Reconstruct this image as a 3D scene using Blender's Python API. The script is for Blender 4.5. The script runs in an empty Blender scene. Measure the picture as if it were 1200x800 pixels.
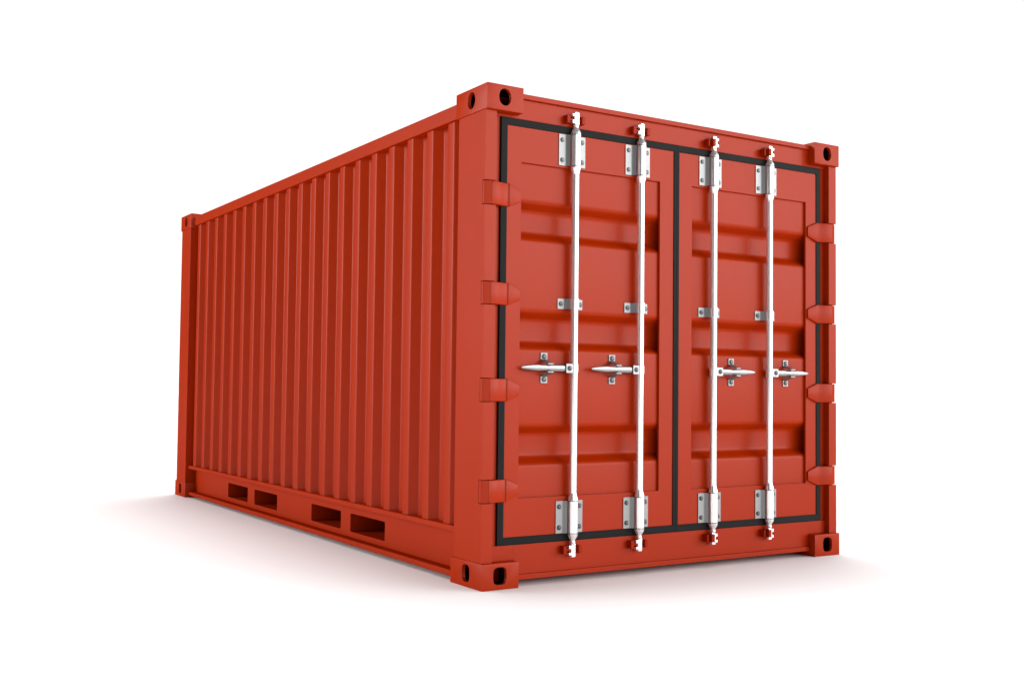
import bpy, bmesh, math, random
from mathutils import Vector, Matrix
random.seed(4)
scene = bpy.context.scene
PI = math.pi

# ------------------------------------------------------------------ camera
cam_d = bpy.data.cameras.new("camera")
cam = bpy.data.objects.new("camera", cam_d)
scene.collection.objects.link(cam)
scene.camera = cam
cam_d.sensor_fit = 'HORIZONTAL'
cam_d.sensor_width = 36.0
cam_d.lens = 38.666
cam_d.clip_start = 0.05
cam_d.clip_end = 2000.0
YAW, PITCH, ROLL = 0.563546, 0.0417644, 0.0109081
fwd = Vector((math.sin(YAW)*math.cos(PITCH), math.cos(YAW)*math.cos(PITCH), math.sin(PITCH)))
rt = Vector((math.cos(YAW), -math.sin(YAW), 0))
up = rt.cross(fwd)
r2 = rt*math.cos(ROLL) + up*math.sin(ROLL)
u2 = -rt*math.sin(ROLL) + up*math.cos(ROLL)
M = Matrix((r2, u2, -fwd)).transposed().to_4x4()
M.translation = Vector((-2.86195, -4.79074, 1.02728))
cam.matrix_world = M

# ------------------------------------------------------------------ studio light (world)
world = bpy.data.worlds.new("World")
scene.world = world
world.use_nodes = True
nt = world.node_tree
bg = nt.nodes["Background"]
tc = nt.nodes.new("ShaderNodeTexCoord")
nrm = nt.nodes.new("ShaderNodeVectorMath"); nrm.operation = 'NORMALIZE'
nt.links.new(tc.outputs['Generated'], nrm.inputs[0])
def direction(az, el):
    a, e = math.radians(az), math.radians(el)
    return (math.sin(a)*math.cos(e), math.cos(a)*math.cos(e), math.sin(e))
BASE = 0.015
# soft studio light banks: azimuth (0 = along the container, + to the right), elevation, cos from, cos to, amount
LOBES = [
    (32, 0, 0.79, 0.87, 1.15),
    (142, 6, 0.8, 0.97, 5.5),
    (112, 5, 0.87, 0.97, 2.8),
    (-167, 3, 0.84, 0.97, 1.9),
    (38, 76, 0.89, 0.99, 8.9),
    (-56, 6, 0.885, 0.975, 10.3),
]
acc = None
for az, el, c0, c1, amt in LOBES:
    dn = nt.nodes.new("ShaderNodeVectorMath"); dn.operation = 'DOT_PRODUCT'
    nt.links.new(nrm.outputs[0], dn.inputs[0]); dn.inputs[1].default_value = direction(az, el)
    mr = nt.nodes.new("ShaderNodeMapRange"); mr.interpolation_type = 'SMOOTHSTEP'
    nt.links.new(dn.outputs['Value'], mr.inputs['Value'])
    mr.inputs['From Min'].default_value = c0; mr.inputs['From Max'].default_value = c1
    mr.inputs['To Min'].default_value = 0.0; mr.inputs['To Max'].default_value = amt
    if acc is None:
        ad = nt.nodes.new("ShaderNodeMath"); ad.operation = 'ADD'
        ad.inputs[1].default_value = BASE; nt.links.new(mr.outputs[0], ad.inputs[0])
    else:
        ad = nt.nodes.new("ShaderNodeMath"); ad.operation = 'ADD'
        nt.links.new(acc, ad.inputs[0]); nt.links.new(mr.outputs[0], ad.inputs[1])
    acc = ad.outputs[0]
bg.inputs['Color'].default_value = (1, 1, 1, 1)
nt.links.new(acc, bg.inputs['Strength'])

scene.view_settings.view_transform = 'Standard'
scene.view_settings.look = 'None'
scene.view_settings.exposure = 0.0
scene.view_settings.gamma = 1.0
scene.render.engine = 'CYCLES'

# ------------------------------------------------------------------ materials
def mat(name, color, rough, metal=0.0, spec=0.5, vary=0.0, bump=0.0, scale=60.0, coat=0.0):
    m = bpy.data.materials.new(name); m.use_nodes = True
    n = m.node_tree; b = n.nodes['Principled BSDF']
    b.inputs['Base Color'].default_value = (*color, 1)
    b.inputs['Roughness'].default_value = rough
    b.inputs['Metallic'].default_value = metal
    b.inputs['Specular IOR Level'].default_value = spec
    b.inputs['Coat Weight'].default_value = coat
    b.inputs['Coat Roughness'].default_value = 0.12
    t = n.nodes.new('ShaderNodeTexCoord')
    if vary:
        no = n.nodes.new('ShaderNodeTexNoise'); no.inputs['Scale'].default_value = 3.0
        no.inputs['Detail'].default_value = 4.0
        n.links.new(t.outputs['Object'], no.inputs['Vector'])
        mp = n.nodes.new('ShaderNodeMapRange')
        mp.inputs['To Min'].default_value = 1 - vary; mp.inputs['To Max'].default_value = 1 + vary
        n.links.new(no.outputs['Fac'], mp.inputs['Value'])
        vm = n.nodes.new('ShaderNodeVectorMath'); vm.operation = 'SCALE'
        vm.inputs[0].default_value = color
        n.links.new(mp.outputs[0], vm.inputs['Scale'])
        n.links.new(vm.outputs[0], b.inputs['Base Color'])
    if bump:
        nb = n.nodes.new('ShaderNodeTexNoise'); nb.inputs['Scale'].default_value = scale
        nb.inputs['Detail'].default_value = 3.0
        n.links.new(t.outputs['Object'], nb.inputs['Vector'])
        bp = n.nodes.new('ShaderNodeBump'); bp.inputs['Strength'].default_value = bump
        bp.inputs['Distance'].default_value = 0.002
        n.links.new(nb.outputs['Fac'], bp.inputs['Height'])
        n.links.new(bp.outputs[0], b.inputs['Normal'])
    return m
def paint(name, color, refl, rough):
    """satin enamel: even diffuse colour under a weak glossy layer"""
    m = bpy.data.materials.new(name); m.use_nodes = True
    n = m.node_tree; n.nodes.remove(n.nodes['Principled BSDF'])
    out = n.nodes['Material Output']
    t = n.nodes.new('ShaderNodeTexCoord')
    no = n.nodes.new('ShaderNodeTexNoise'); no.inputs['Scale'].default_value = 2.5; no.inputs['Detail'].default_value = 4.0
    n.links.new(t.outputs['Object'], no.inputs['Vector'])
    mp = n.nodes.new('ShaderNodeMapRange'); mp.inputs['To Min'].default_value = 0.95; mp.inputs['To Max'].default_value = 1.05
    n.links.new(no.outputs['Fac'], mp.inputs['Value'])
    vm = n.nodes.new('ShaderNodeVectorMath'); vm.operation = 'SCALE'; vm.inputs[0].default_value = color
    n.links.new(mp.outputs[0], vm.inputs['Scale'])
    nb = n.nodes.new('ShaderNodeTexNoise'); nb.inputs['Scale'].default_value = 220; nb.inputs['Detail'].default_value = 2.0
    n.links.new(t.outputs['Object'], nb.inputs['Vector'])
    bp = n.nodes.new('ShaderNodeBump'); bp.inputs['Strength'].default_value = 0.10; bp.inputs['Distance'].default_value = 0.0015
    n.links.new(nb.outputs['Fac'], bp.inputs['Height'])
    df = n.nodes.new('ShaderNodeBsdfDiffuse'); gl = n.nodes.new('ShaderNodeBsdfGlossy')
    n.links.new(vm.outputs[0], df.inputs['Color']); gl.inputs['Color'].default_value = (refl, refl, refl, 1)
    gl.inputs['Roughness'].default_value = rough
    n.links.new(bp.outputs[0], df.inputs['Normal']); n.links.new(bp.outputs[0], gl.inputs['Normal'])
    ad = n.nodes.new('ShaderNodeAddShader'); n.links.new(df.outputs[0], ad.inputs[0]); n.links.new(gl.outputs[0], ad.inputs[1])
    n.links.new(ad.outputs[0], out.inputs['Surface'])
    return m
PAINT = paint('red_paint', (0.333, 0.0205, 0.0006), 0.0138, 0.32)
KEEP = paint('bright_red_paint', (0.29, 0.014, 0.001), 0.008, 0.30)
HANDLE = mat('brushed_steel', (0.26, 0.26, 0.26), 0.24, metal=0.8)
RUBBER = mat('black_rubber', (0.007, 0.0073, 0.0073), 0.62, spec=0.12, bump=0.1, scale=200)
CHROME = mat('polished_steel', (0.86, 0.86, 0.86), 0.13, metal=0.68)
ZINC = mat('zinc_plated_steel', (0.24, 0.24, 0.24), 0.38, metal=0.65, vary=0.05)
BOLT = mat('bolt_steel', (0.09, 0.09, 0.092), 0.28, metal=1.0)
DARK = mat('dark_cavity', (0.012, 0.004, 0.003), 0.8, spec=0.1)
WHITE = mat('white_floor', (0.86, 0.86, 0.86), 0.75, spec=0.15)

# ------------------------------------------------------------------ helpers
W, L, H = 2.6234, 5.5920, 2.5910
CA, CB, CC = 0.2213, 0.3246, 0.1337      # corner casting size

def face(bm, vs, mi=0):
    try:
        f = bm.faces.new(vs); f.material_index = mi; return f
    except ValueError:
        return None
def box(bm, x0, x1, y0, y1, z0, z1, mi=0):
    v = [bm.verts.new((x, y, z)) for x in (x0, x1) for y in (y0, y1) for z in (z0, z1)]
    for q in ((0,1,3,2), (4,6,7,5), (0,4,5,1), (2,3,7,6), (0,2,6,4), (1,5,7,3)):
        face(bm, [v[i] for i in q], mi)
def prism(bm, pts, axis, a0, a1, mi=0):
    """closed polygon pts extruded along axis; pts are the two other coordinates in x,y,z order"""
    def P(p, a):
        return {'x': (a, p[0], p[1]), 'y': (p[0], a, p[1]), 'z': (p[0], p[1], a)}[axis]
    A = [bm.verts.new(P(p, a0)) for p in pts]; B = [bm.verts.new(P(p, a1)) for p in pts]
    n = len(pts)
    face(bm, A, mi); face(bm, B[::-1], mi)
    for i in range(n):
        face(bm, [A[i], B[i], B[(i+1) % n], A[(i+1) % n]], mi)
def strip(bm, path, axis, a0, a1, off, mi=0):
    """open sheet profile given thickness by the offset vector off, extruded along axis"""
    def P(p, a):
        return {'x': (a, p[0], p[1]), 'y': (p[0], a, p[1]), 'z': (p[0], p[1], a)}[axis]
    q = [(p[0]+off[0], p[1]+off[1]) for p in path]
    rows = [[bm.verts.new(P(p, a)) for p in pp] for pp in (path, q) for a in (a0, a1)]
    A0, A1, B0, B1 = rows
    for i in range(len(path)-1):
        face(bm, [A0[i], A0[i+1], A1[i+1], A1[i]], mi)
        face(bm, [B0[i], B1[i], B1[i+1], B0[i+1]], mi)
        face(bm, [A0[i], B0[i], B0[i+1], A0[i+1]], mi)
        face(bm, [A1[i], A1[i+1], B1[i+1], B1[i]], mi)
    for k in (0, -1):
        face(bm, [A0[k], A1[k], B1[k], B0[k]], mi)
def fillet(pts, r, n=4):
    out = [pts[0]]
    for i in range(1, len(pts)-1):
        p, a, b = Vector(pts[i]), Vector(pts[i-1]), Vector(pts[i+1])
        da, db = (a-p), (b-p)
        t = min(r, da.length*0.45, db.length*0.45)
        s, e = p + da.normalized()*t, p + db.normalized()*t
        for k in range(n+1):
            u = k/n
            out.append(tuple((1-u)**2*s + 2*u*(1-u)*p + u*u*e))
    out.append(pts[-1])
    return out
def lathe(bm, prof, cx, cy, seg=32, mi=0):
    rings = []
    for r, z in prof:
        rings.append([bm.verts.new((cx + r*math.cos(2*PI*k/seg), cy + r*math.sin(2*PI*k/seg), z)) for k in range(seg)])
    for a, b in zip(rings, rings[1:]):
        for k in range(seg):
            face(bm, [a[k], a[(k+1) % seg], b[(k+1) % seg], b[k]], mi)
    face(bm, rings[0][::-1], mi); face(bm, rings[-1], mi)
def ring(bm, o, i, y0, y1):
    """rectangular frame: o, i = (x0, x1, z0, z1) outer and inner; from y0 to y1"""
    def R(q, y): return [bm.verts.new(c) for c in ((q[0], y, q[2]), (q[1], y, q[2]), (q[1], y, q[3]), (q[0], y, q[3]))]
    of, ob, jf, jb = R(o, y0), R(o, y1), R(i, y0), R(i, y1)
    for k in range(4):
        n = (k+1) % 4
        face(bm, [of[k], of[n], jf[n], jf[k]]); face(bm, [ob[k], jb[k], jb[n], ob[n]])
        face(bm, [of[k], ob[k], ob[n], of[n]]); face(bm, [jf[k], jf[n], jb[n], jb[k]])
def bolt(bm, x, z, y, r=0.011, h=0.007, mi=1, ny=-1):
    """domed bolt head on a surface at depth y facing the viewer"""
    seg = 14
    prof = [(r*1.25, 0), (r*1.25, 0.0018), (r, 0.0018), (r*0.95, h*0.55), (r*0.7, h*0.9), (0.001, h)]
    rings = []
    for rr, d in prof:
        rings.append([bm.verts.new((x + rr*math.cos(2*PI*k/seg), y + ny*d, z + rr*math.sin(2*PI*k/seg))) for k in range(seg)])
    for a, b in zip(rings, rings[1:]):
        for k in range(seg):
            face(bm, [a[k], a[(k+1) % seg], b[(k+1) % seg], b[k]], mi)
def finish(name, bm, mats, parent=None, bevel=0.0, mx=False, my=False, smooth=None, seg=2):
    if smooth is None: smooth = not bevel
    if mx:
        for v in bm.verts: v.co.x = W - v.co.x
    if my:
        for v in bm.verts: v.co.y = L - v.co.y
    bmesh.ops.recalc_face_normals(bm, faces=bm.faces)
    if bevel:
        es = [e for e in bm.edges if len(e.link_faces) == 2 and e.calc_face_angle(0) > math.radians(35)]
        bmesh.ops.bevel(bm, geom=es, offset=bevel, segments=seg, profile=0.6, affect='EDGES', clamp_overlap=True)
    me = bpy.data.meshes.new(name); bm.to_mesh(me); bm.free()
    for m in (mats if isinstance(mats, (list, tuple)) else [mats]): me.materials.append(m)
    if smooth:
        me.polygons.foreach_set('use_smooth', [True]*len(me.polygons))
        me.set_sharp_from_angle(angle=math.radians(32))
    o = bpy.data.objects.new(name, me); scene.collection.objects.link(o)
    if parent: o.parent = parent
    return o
def cut(bm_a, bms_b):
    """boolean difference, returns a bmesh"""
    def tmp(bm):
        bmesh.ops.recalc_face_normals(bm, faces=bm.faces)
        me = bpy.data.meshes.new('t'); bm.to_mesh(me); bm.free()
        o = bpy.data.objects.new('t', me); scene.collection.objects.link(o); return o
    a = tmp(bm_a); cs = [tmp(b) for b in bms_b]
    for c in cs:
        md = a.modifiers.new('b', 'BOOLEAN'); md.operation = 'DIFFERENCE'; md.solver = 'EXACT'; md.object = c
    bpy.context.view_layer.update()
    dg = bpy.context.evaluated_depsgraph_get()
    me = bpy.data.meshes.new_from_object(a.evaluated_get(dg))
    out = bmesh.new(); out.from_mesh(me)
    for o in [a] + cs:
        m = o.data; bpy.data.objects.remove(o); bpy.data.meshes.remove(m)
    bpy.data.meshes.remove(me)
    return out
def superell(cx, cy, w, h, p=2.0, n=40):
    out = []
    for k in range(n):
        a = 2*PI*k/n; c, s = math.cos(a), math.sin(a)
        out.append((cx + w/2*math.copysign(abs(c)**(2/p), c), cy + h/2*math.copysign(abs(s)**(2/p), s)))
    return out

# ------------------------------------------------------------------ setting
bm = bmesh.new()
s = 400
vs = [bm.verts.new(c) for c in ((-s, -s, 0), (s, -s, 0), (s, s, 0), (-s, s, 0))]
face(bm, vs)
ground = finish('ground', bm, WHITE, smooth=False)
ground['kind'] = 'structure'

# ------------------------------------------------------------------ the container
box_root = bpy.data.objects.new('shipping_container', None)
scene.collection.objects.link(box_root)
box_root['label'] = 'red corrugated steel shipping container with closed double doors and four polished locking rods'
box_root['category'] = 'shipping container'
root = box_root

# corner castings
def casting(top, mx, my):
    z0, z1 = (H-CC, H) if top else (0, CC)
    a = bmesh.new(); box(a, 0, CA, 0, CB, z0, z1)
    bmesh.ops.recalc_face_normals(a, faces=a.faces)
    bmesh.ops.bevel(a, geom=list(a.edges), offset=0.0022, segments=2, profile=0.6, affect='EDGES')
    t = 0.020
    c1 = bmesh.new(); box(c1, t, CA-t*0.8, t, CB-t*0.8, z0+0.012, z1-0.012, 1)
    zc = z0 + CC/2 + (0.003 if top else 0.003)
    pw = 2.1 if top else 3.2
    c2 = bmesh.new(); prism(c2, superell(0.108, zc, 0.074 if top else 0.080, 0.090, pw), 'y', -0.05, 0.08)
    c3 = bmesh.new(); prism(c3, superell(0.163, zc, 0.078, 0.090, pw), 'x', -0.05, 0.08)
    c4 = bmesh.new(); prism(c4, superell(0.108, 0.163, 0.07, 0.12, 3), 'z', (H-0.03 if top else -0.05), (H+0.05 if top else 0.03))
    b = cut(a, [c1, c2, c3, c4])
    # the inside of the hollow casting, its shade painted near black
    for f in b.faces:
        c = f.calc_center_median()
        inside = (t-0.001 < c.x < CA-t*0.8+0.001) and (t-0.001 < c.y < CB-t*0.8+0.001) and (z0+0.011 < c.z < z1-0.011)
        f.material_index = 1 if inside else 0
    o = finish('corner_casting', b, [PAINT, DARK], root, mx=mx, my=my)
    return o
for top in (False, True):
    for mx in (False, True):
        for my in (False, True):
            casting(top, mx, my)

# hinge heights and posts
HZ = [(2.089, 1.968), (1.569, 1.4535), (1.072, 0.955), (0.554, 0.438)]
def front_post(mx):
    bm = bmesh.new()
    z0, z1 = CC, H-CC
    pts = [(0.020, z0)]
    for zt, zb in reversed(HZ):
        pts += [(0.020, zb-0.003), (0.052, zb-0.003), (0.052, zt+0.003), (0.020, zt+0.003)]
    pts += [(0.020, z1), (0.301, z1), (0.301, z0)]
    prism(bm, pts, 'x', 0.005, 0.0715)
    return finish('corner_post', bm, PAINT, root, bevel=0.0022, mx=mx)
for mx in (False, True):
    p = front_post(mx)
    bm = bmesh.new(); box(bm, 0.072, 0.1165, 0.063, 0.30, CC+0.001, H-CC-0.001)
    finish('door_jamb', bm, PAINT, p, mx=mx)
    bm = bmesh.new(); box(bm, 0.005, 0.14, 0.020, 0.301, CC, H-CC)
    finish('corner_post', bm, PAINT, root, bevel=0.0022, mx=mx, my=True)

# side walls
def side_wall(mx):
    XO, XI = 0.045, 0.093
    P = 0.24735
    pts = [(0.26, XI)]
    for k in range(20):
        a = 0.425 + k*P
        pts += [(a-0.050, XI), (a, XO), (a+0.070, XO), (a+0.070+0.050, XI)]
    pts.append((L-0.26, XI))
    pts = fillet(pts, 0.009, 5)
    bm = bmesh.new()
    strip(bm, [(b, a) for a, b in pts], 'z', 0.285, 2.480, (0.004, 0))
    return finish('side_wall', bm, PAINT, root, mx=mx)
side_wall(False); side_wall(True)

# side rails
POCK = [(3.827, 4.320), (3.162, 3.667), (1.973, 2.484), (1.310, 1.821)]
for mx in (False, True):
    bm = bmesh.new(); box(bm, 0.030, 0.10, CB, L-CB, 2.476, 2.557)
    finish('top_side_rail', bm, PAINT, root, bevel=0.003, mx=mx)
    bm = bmesh.new()
    box(bm, 0.030, 0.105, 0.3015, L-0.3015, 0.2585, 0.2885)
    box(bm, 0.030, 0.105, CB+0.0005, L-CB-0.0005, 0.021, 0.051)
    rail = finish('bottom_side_rail', bm, PAINT, root, bevel=0.004, mx=mx, seg=3)
    a = bmesh.new(); box(a, 0.0925, 0.1000, CB+0.001, L-CB-0.001, 0.0505, 0.2590)
    cs = []
    for y0, y1 in POCK:
        c = bmesh.new(); prism(c, superell((y0+y1)/2, 0.1445, y1-y0, 0.1175, 26, 80), 'x', 0.05, 0.15); cs.append(c)
    finish('rail_web', cut(a, cs), PAINT, rail, mx=mx)
    for y0, y1 in POCK:
        bm = bmesh.new()
        x0, x1, za, zb = 0.1005, 1.20, 0.0855, 0.2035
        yy0, yy1 = y0-0.0005, y1+0.0005
        q = [(yy0, za), (yy1, za), (yy1, zb), (yy0, zb)]
        A = [bm.verts.new((x0, *c)) for c in q]; B = [bm.verts.new((x1, *c)) for c in q]
        for k in range(4): face(bm, [A[k], A[(k+1) % 4], B[(k+1) % 4], B[k]])
        face(bm, B)
        finish('fork_pocket', bm, PAINT, rail, mx=mx, smooth=False)

# roof, floor, rear wall
bm = bmesh.new()
pts = [(0.10, 2.548)]
y = 0.30
while y < L-0.45:
    pts += [(y, 2.548), (y+0.02, 2.566), (y+0.13, 2.566), (y+0.15, 2.548)]; y += 0.209
pts.append((L-0.10, 2.548))
strip(bm, pts, 'x', 0.09, W-0.09, (0, 0.004))
finish('roof', bm, PAINT, root)
bm = bmesh.new(); box(bm, 0.1015, W-0.1015, 0.165, L-0.125, 0.235, 0.262)
fl = finish('underbody', bm, DARK, root)
for k in range(17):
    y = 0.42 + k*(L-0.84)/16
    if any(a-0.03 < y < b+0.03 for a, b in POCK): continue
    bm = bmesh.new()
    box(bm, 0.1015, W-0.1015, y-0.025, y+0.025, 0.040, 0.048)
    box(bm, 0.1015, W-0.1015, y-0.003, y+0.003, 0.048, 0.2345)
    finish('cross_member', bm, PAINT, fl, smooth=False)
for y in (1.30, 1.83, 3.16, 4.33):
    bm = bmesh.new(); box(bm, 0.1015, W-0.1015, y-0.010, y-0.004, 0.035, 0.0845)
    finish('cross_member', bm, PAINT, fl, smooth=False)
bm = bmesh.new()
pts = [(0.12, L-0.05)]
x = 0.20
while x < W-0.35:
    pts += [(x, L-0.05), (x+0.05, L-0.09), (x+0.13, L-0.09), (x+0.18, L-0.05)]; x += 0.24
pts.append((W-0.12, L-0.05))
strip(bm, fillet(pts, 0.008, 3), 'z', 0.16, 2.49, (0, -0.004))
finish('end_wall', bm, PAINT, root)
for z0, z1 in ((0.03, 0.17), (2.48, 2.57)):
    bm = bmesh.new(); box(bm, CA, W-CA, L-0.12, L-0.03, z0, z1)
    finish('end_beam', bm, PAINT, root, bevel=0.003)

# beams added to block light under the floor, set back behind the rails and the sill
for x0 in (0.130, W-0.145):
    bm = bmesh.new(); box(bm, x0, x0+0.015, 0.190, L-0.190, 0.008, 0.0845)
    finish('light_block_beam', bm, PAINT, fl, smooth=False)
for y0 in (0.170, L-0.185):
    bm = bmesh.new(); box(bm, 0.130, W-0.130, y0, y0+0.015, 0.008, 0.234)
    finish('light_block_beam', bm, PAINT, fl, smooth=False)

# header and sill beams with cam keepers
RX = [0.5790, 1.0330, 1.5820, 2.0375]
bm = bmesh.new()
box(bm, CA+0.0005, W-CA-0.0005, 0.0540, 0.16, 2.4405, 2.5475)
box(bm, 0.0720, CA+0.0005, 0.0540, 0.0625, 2.4405, H-CC)
box(bm, W-CA-0.0005, W-0.0720, 0.0540, 0.0625, 2.4405, H-CC)
box(bm, CA+0.0005, W-CA-0.0005, 0.0370, 0.16, 2.5475, 2.5730)
header = finish('header_beam', bm, PAINT, root, bevel=0.0015)
bm = bmesh.new()
box(bm, CA+0.0005, W-CA-0.0005, 0.0540, 0.16, 0.0585, 0.2125)
box(bm, 0.0720, CA+0.0005, 0.0540, 0.0625, CC+0.001, 0.2125)
box(bm, W-CA-0.0005, W-0.0720, 0.0540, 0.0625, CC+0.001, 0.2125)
box(bm, CA+0.0005, W-CA-0.0005, 0.0400, 0.16, 0.0330, 0.0585)
sill = finish('sill_beam', bm, PAINT, root, bevel=0.0015)
def keeper(x, zc, left, parent):
    bm = bmesh.new(); h = 0.0215
    if left:
        box(bm, x-0.064, x-0.044, 0.018, 0.0535, zc-h, zc+h)
        box(bm, x-0.0435, x-0.0125, 0.024, 0.034, zc-0.006, zc+0.006)
        box(bm, x+0.030, x+0.050, 0.012, 0.0535, zc-h, zc+h)
        box(bm, x-0.062, x+0.048, 0.0505, 0.0530, zc-h+0.002, zc+h-0.002)
    else:
        box(bm, x-0.058, x-0.046, 0.012, 0.0535, zc-h, zc+h)
        box(bm, x-0.0455, x-0.0355, 0.020, 0.034, zc-0.007, zc+0.007)
        box(bm, x-0.035, x-0.0135, -0.004, 0.0535, zc-h, zc+h)
        box(bm, x+0.0275, x+0.034, 0.020, 0.0535, zc-0.006, zc+0.006)
        box(bm, x-0.056, x+0.033, 0.0505, 0.0530, zc-0.0055, zc+0.0055)
    finish('cam_keeper', bm, KEEP, parent, bevel=0.0018)
for i, x in enumerate(RX):
    keeper(x, 2.478, i < 2, header)
    keeper(x, 0.168, i < 2, sill)

# doors
GR = [(2.009, 1.971, 1.850, 1.810), (1.431, 1.391, 1.268, 1.232), (0.826, 0.784, 0.662, 0.625)]
DY = 0.052
def door(mx):
    bm = bmesh.new()
    ring(bm, (0.1545, 1.2925, 0.2535, 2.4005), (0.2460, 1.1905, 0.4520, 2.2130), DY, 0.0665)
    box(bm, 0.1550, 0.1580, 0.0670, 0.1450, 0.2540, 2.4000); box(bm, 1.2890, 1.2920, 0.0670, 0.1450, 0.2540, 2.4000)
    box(bm, 0.1585, 1.2885, 0.0670, 0.1450, 0.2540, 0.2570); box(bm, 0.1585, 1.2885, 0.0670, 0.1450, 2.3970, 2.4000)
    d = finish('door', bm, PAINT, root, bevel=0.0018, mx=mx)
    # corrugated leaf panel
    yf, yd = 0.067, 0.127
    pts = [(yf, 2.30)]
    for a, b, c, e in GR: pts += [(yf, a), (yd, b), (yd, c), (yf, e)]
    pts.append((yf, 0.40))
    pts = fillet(pts, 0.018, 6)
    bm = bmesh.new()
    strip(bm, pts, 'x', 0.1600, 1.2870, (0.004, 0))
    finish('door_panel', bm, PAINT, d, mx=mx)
    bm = bmesh.new()
    ring(bm, (0.1175, 1.3113, 0.2160, 2.4375), (0.1550, 1.2920, 0.2530, 2.4010), 0.047, 0.075)
    finish('rubber_gasket', bm, RUBBER, d, bevel=0.0015, mx=mx)
    for zt, zb in HZ:
        zc, h = (zt+zb)/2, (zt-zb)/2
        bm = bmesh.new()
        # knuckle in the post notch
        pk = [(0.007, 0.050), (0.007, 0.031), (0.012, 0.027), (0.028, 0.024), (0.036, 0.020), (0.0445, 0.0175), (0.0445, 0.050)]
        prism(bm, pk, 'z', zb+0.001, zt-0.001)
        # curved strap over the gasket, then the tapering blade
        xs = [(0.0455, 0.016, h), (0.060, 0.0145, h), (0.080, 0.0165, h), (0.105, 0.0235, h), (0.130, 0.0325, h),
              (0.150, 0.0375, h), (0.158, 0.0370, h), (0.161, 0.0330, h), (0.166, 0.0325, h*0.97), (0.2365, 0.0400, h*0.50)]
        rows = []
        for x, yy, hh in xs:
            e = 0.006
            rows.append([bm.verts.new(c) for c in ((x, 0.0515, zc-hh), (x, yy+e, zc-hh), (x, yy+e*0.3, zc-hh+e*0.3), (x, yy, zc-hh+e), (x, yy+0.0008, zc), (x, yy, zc+hh-e), (x, yy+e*0.3, zc+hh-e*0.3), (x, yy+e, zc+hh), (x, 0.0515, zc+hh))])
        for a, b in zip(rows, rows[1:]):
            for k in range(8): face(bm, [a[k], b[k], b[k+1], a[k+1]])
            face(bm, [a[8], b[8], b[0], a[0]])
        face(bm, rows[0]); face(bm, rows[-1][::-1])
        finish('hinge', bm, PAINT, d, mx=mx)
    return d
door(False); door(True)

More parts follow.
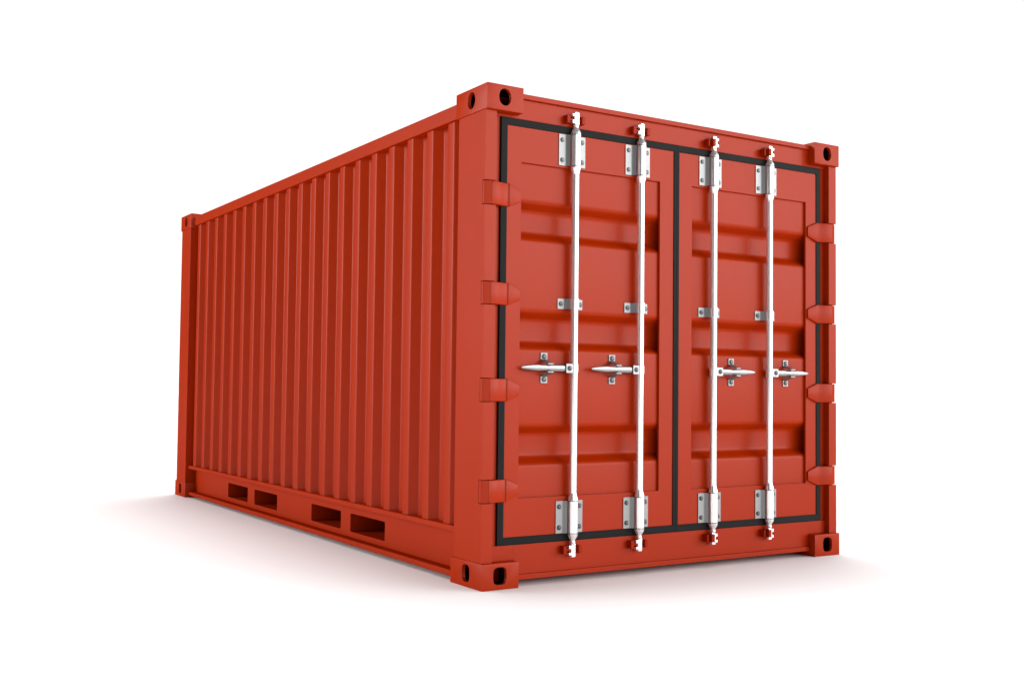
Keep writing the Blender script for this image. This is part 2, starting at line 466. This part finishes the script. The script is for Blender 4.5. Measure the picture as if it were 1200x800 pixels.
# locking rods
YR = 0.028
def hat(bm, x, yb, z0, z1, fl_in, fl_out, rs, fl_right=None):
    """hat bracket: flanges on the surface yb, webs rising to the sleeve of radius rs"""
    t = 0.005
    for s in (-1, 1):
        out = fl_right if (s == 1 and fl_right) else fl_out
        path = [(x+s*out, yb-t), (x+s*fl_in, yb-t), (x+s*(rs-0.001), YR-0.002)]
        path = fillet(path, 0.006, 3)
        if s == 1: path = path[::-1]
        strip(bm, path, 'z', z0, z1, (0, t-0.0004))
def rod(i, x):
    sd = -1 if i < 2 else 1
    bm = bmesh.new()
    r = 0.0200
    lathe(bm, [(0.012, 0.196), (0.0135, 0.200), (0.0155, 0.206), (0.0135, 0.212), (0.0150, 0.222), (0.0270, 0.240), (0.0280, 0.2525),
               (0.0240, 0.2530), (0.0240, 0.2560), (0.0285, 0.2565), (0.0285, 0.4250), (0.0240, 0.4258), (0.0240, 0.4285), (0.0280, 0.4290),
               (0.0270, 0.4400), (0.0200, 0.4620), (r, 0.4700), (r, 2.1760), (0.0200, 2.1840), (0.0270, 2.2060), (0.0280, 2.2230),
               (0.0240, 2.2235), (0.0240, 2.2265), (0.0285, 2.2270), (0.0285, 2.3940), (0.0240, 2.3945), (0.0240, 2.3975), (0.0280, 2.3980),
               (0.0270, 2.4120), (0.0150, 2.4320), (0.0135, 2.4400), (0.0155, 2.4460), (0.0135, 2.4520), (0.012, 2.4530)], x, YR, 40)
    for zz in (0.2545, 0.4270, 2.2250, 2.3960):  # dark rings that paint in the shade of the housing grooves
        lathe(bm, [(0.0280, zz-0.0016), (0.0289, zz-0.0012), (0.0289, zz+0.0012), (0.0280, zz+0.0016)], x, YR, 40, 1)
    o = finish('locking_rod', bm, [CHROME, BOLT], root)
    for z0, z1 in ((0.256, 0.4265), (2.2255, 2.3950)):
        bm = bmesh.new()
        bx = x - 0.010
        hat(bm, bx, DY, z0, z1, 0.045, 0.087, 0.0275)
        for sx in (-1, 1):
            for zz in (z0+0.030, z1-0.030): bolt(bm, bx+sx*0.066, zz, DY-0.005)
        finish('rod_bracket', bm, [ZINC, BOLT], o)
    bm = bmesh.new()
    hat(bm, x, 0.067, 1.452, 1.507, 0.047, 0.087, 0.0255, 0.076)
    for sx, ox in ((-1, 0.067), (1, 0.062)): bolt(bm, x+sx*ox, 1.4795, 0.067-0.005, 0.011)
    lathe(bm, [(0.0225, 1.4505), (0.0265, 1.4525), (0.0265, 1.5065), (0.0225, 1.5085)], x, YR, 32, 2)
    finish('guide_clamp', bm, [ZINC, BOLT, CHROME], o)
    # cam heads
    for top in (True, False):
        bm = bmesh.new()
        zb = 2.450 if top else 0.1985
        k = 1 if top else -1
        q = [(-0.010, 0.000), (-0.010, 0.008), (-0.028, 0.008), (-0.028, 0.026), (-0.015, 0.026), (-0.015, 0.046), (-0.028, 0.046),
             (-0.028, 0.060), (-0.012, 0.060), (-0.012, 0.070), (0.012, 0.070), (0.014, 0.066), (0.014, 0.000)]
        if sd == 1: q = [(-a, b) for a, b in q][::-1]
        prism(bm, [(x+a, zb+k*b) for a, b in q], 'y', YR-0.010, YR+0.012)
        finish('cam_head', bm, CHROME, o, bevel=0.0015)
    # handle: hub plate, arm and tapered grip
    bm = bmesh.new()
    zc = 1.133
    lathe(bm, [(0.0222, 1.1085), (0.0238, 1.1095), (0.0238, 1.1565), (0.0222, 1.1575)], x, YR, 32, 2)
    xa, xb = sorted((x+sd*0.010, x+sd*0.060))
    box(bm, xa, xb, YR-0.016, YR+0.010, 1.1090, 1.1570)
    bolt(bm, x+sd*0.040, zc, YR-0.016, 0.0115, 0.006)
    secs = [(0.055, 0.0150, 0.0060, 0), (0.075, 0.0165, 0.0065, 0), (0.175, 0.0165, 0.0070, 0.000), (0.190, 0.0140, 0.0060, -0.002), (0.215, 0.0140, 0.0060, -0.002), (0.235, 0.0160, 0.0075, 0),
            (0.270, 0.0135, 0.0075, 0.002), (0.305, 0.0100, 0.0065, 0.004), (0.328, 0.0070, 0.0045, 0.005), (0.336, 0.0035, 0.0025, 0.005)]
    rows = []
    for dx, hz, ty, oy in secs:
        rows.append([bm.verts.new((x+sd*dx, YR-0.003+oy+a, zc+b)) for a, b in [(c*ty, d*hz) for c, d in
                    ((-0.45, -1), (-0.85, -0.8), (-1, -0.35), (-1, 0.35), (-0.85, 0.8), (-0.45, 1), (0.45, 1), (1, 0.7), (1, -0.7), (0.45, -1))]])
    n = len(rows[0])
    for a, b in zip(rows, rows[1:]):
        for k in range(n): face(bm, [a[k], b[k], b[(k+1) % n], a[(k+1) % n]])
    face(bm, rows[0]); face(bm, rows[-1][::-1])
    finish('rod_handle', bm, [HANDLE, BOLT, CHROME], o)
    # handle catch: two bolted plates with struts rising to a cradle
    xc = x + sd*0.172
    for s in (-1, 1):
        bm = bmesh.new()
        z0 = zc + s*0.060
        box(bm, xc-0.021, xc+0.021, 0.061, 0.0665, z0-0.0205, z0+0.0205)
        bolt(bm, xc, z0, 0.061, 0.0125, 0.007)
        path = [(0.0660, zc+s*0.043), (0.0500, zc+s*0.036), (0.0150, zc+s*0.021), (0.0040, zc+s*0.0185)]
        for xo, ww in ((-0.019, 0.008), (-0.003, 0.022)):
            strip(bm, path, 'x', xc+xo, xc+xo+ww, (0, s*0.006))
        strip(bm, [(0.012, zc+s*0.0185), (-0.002, zc+s*0.0185)], 'x', xc-0.016, xc+0.019, (0, s*0.006))
        finish('handle_catch', bm, [ZINC, BOLT], o)
for i, x in enumerate(RX): rod(i, x)
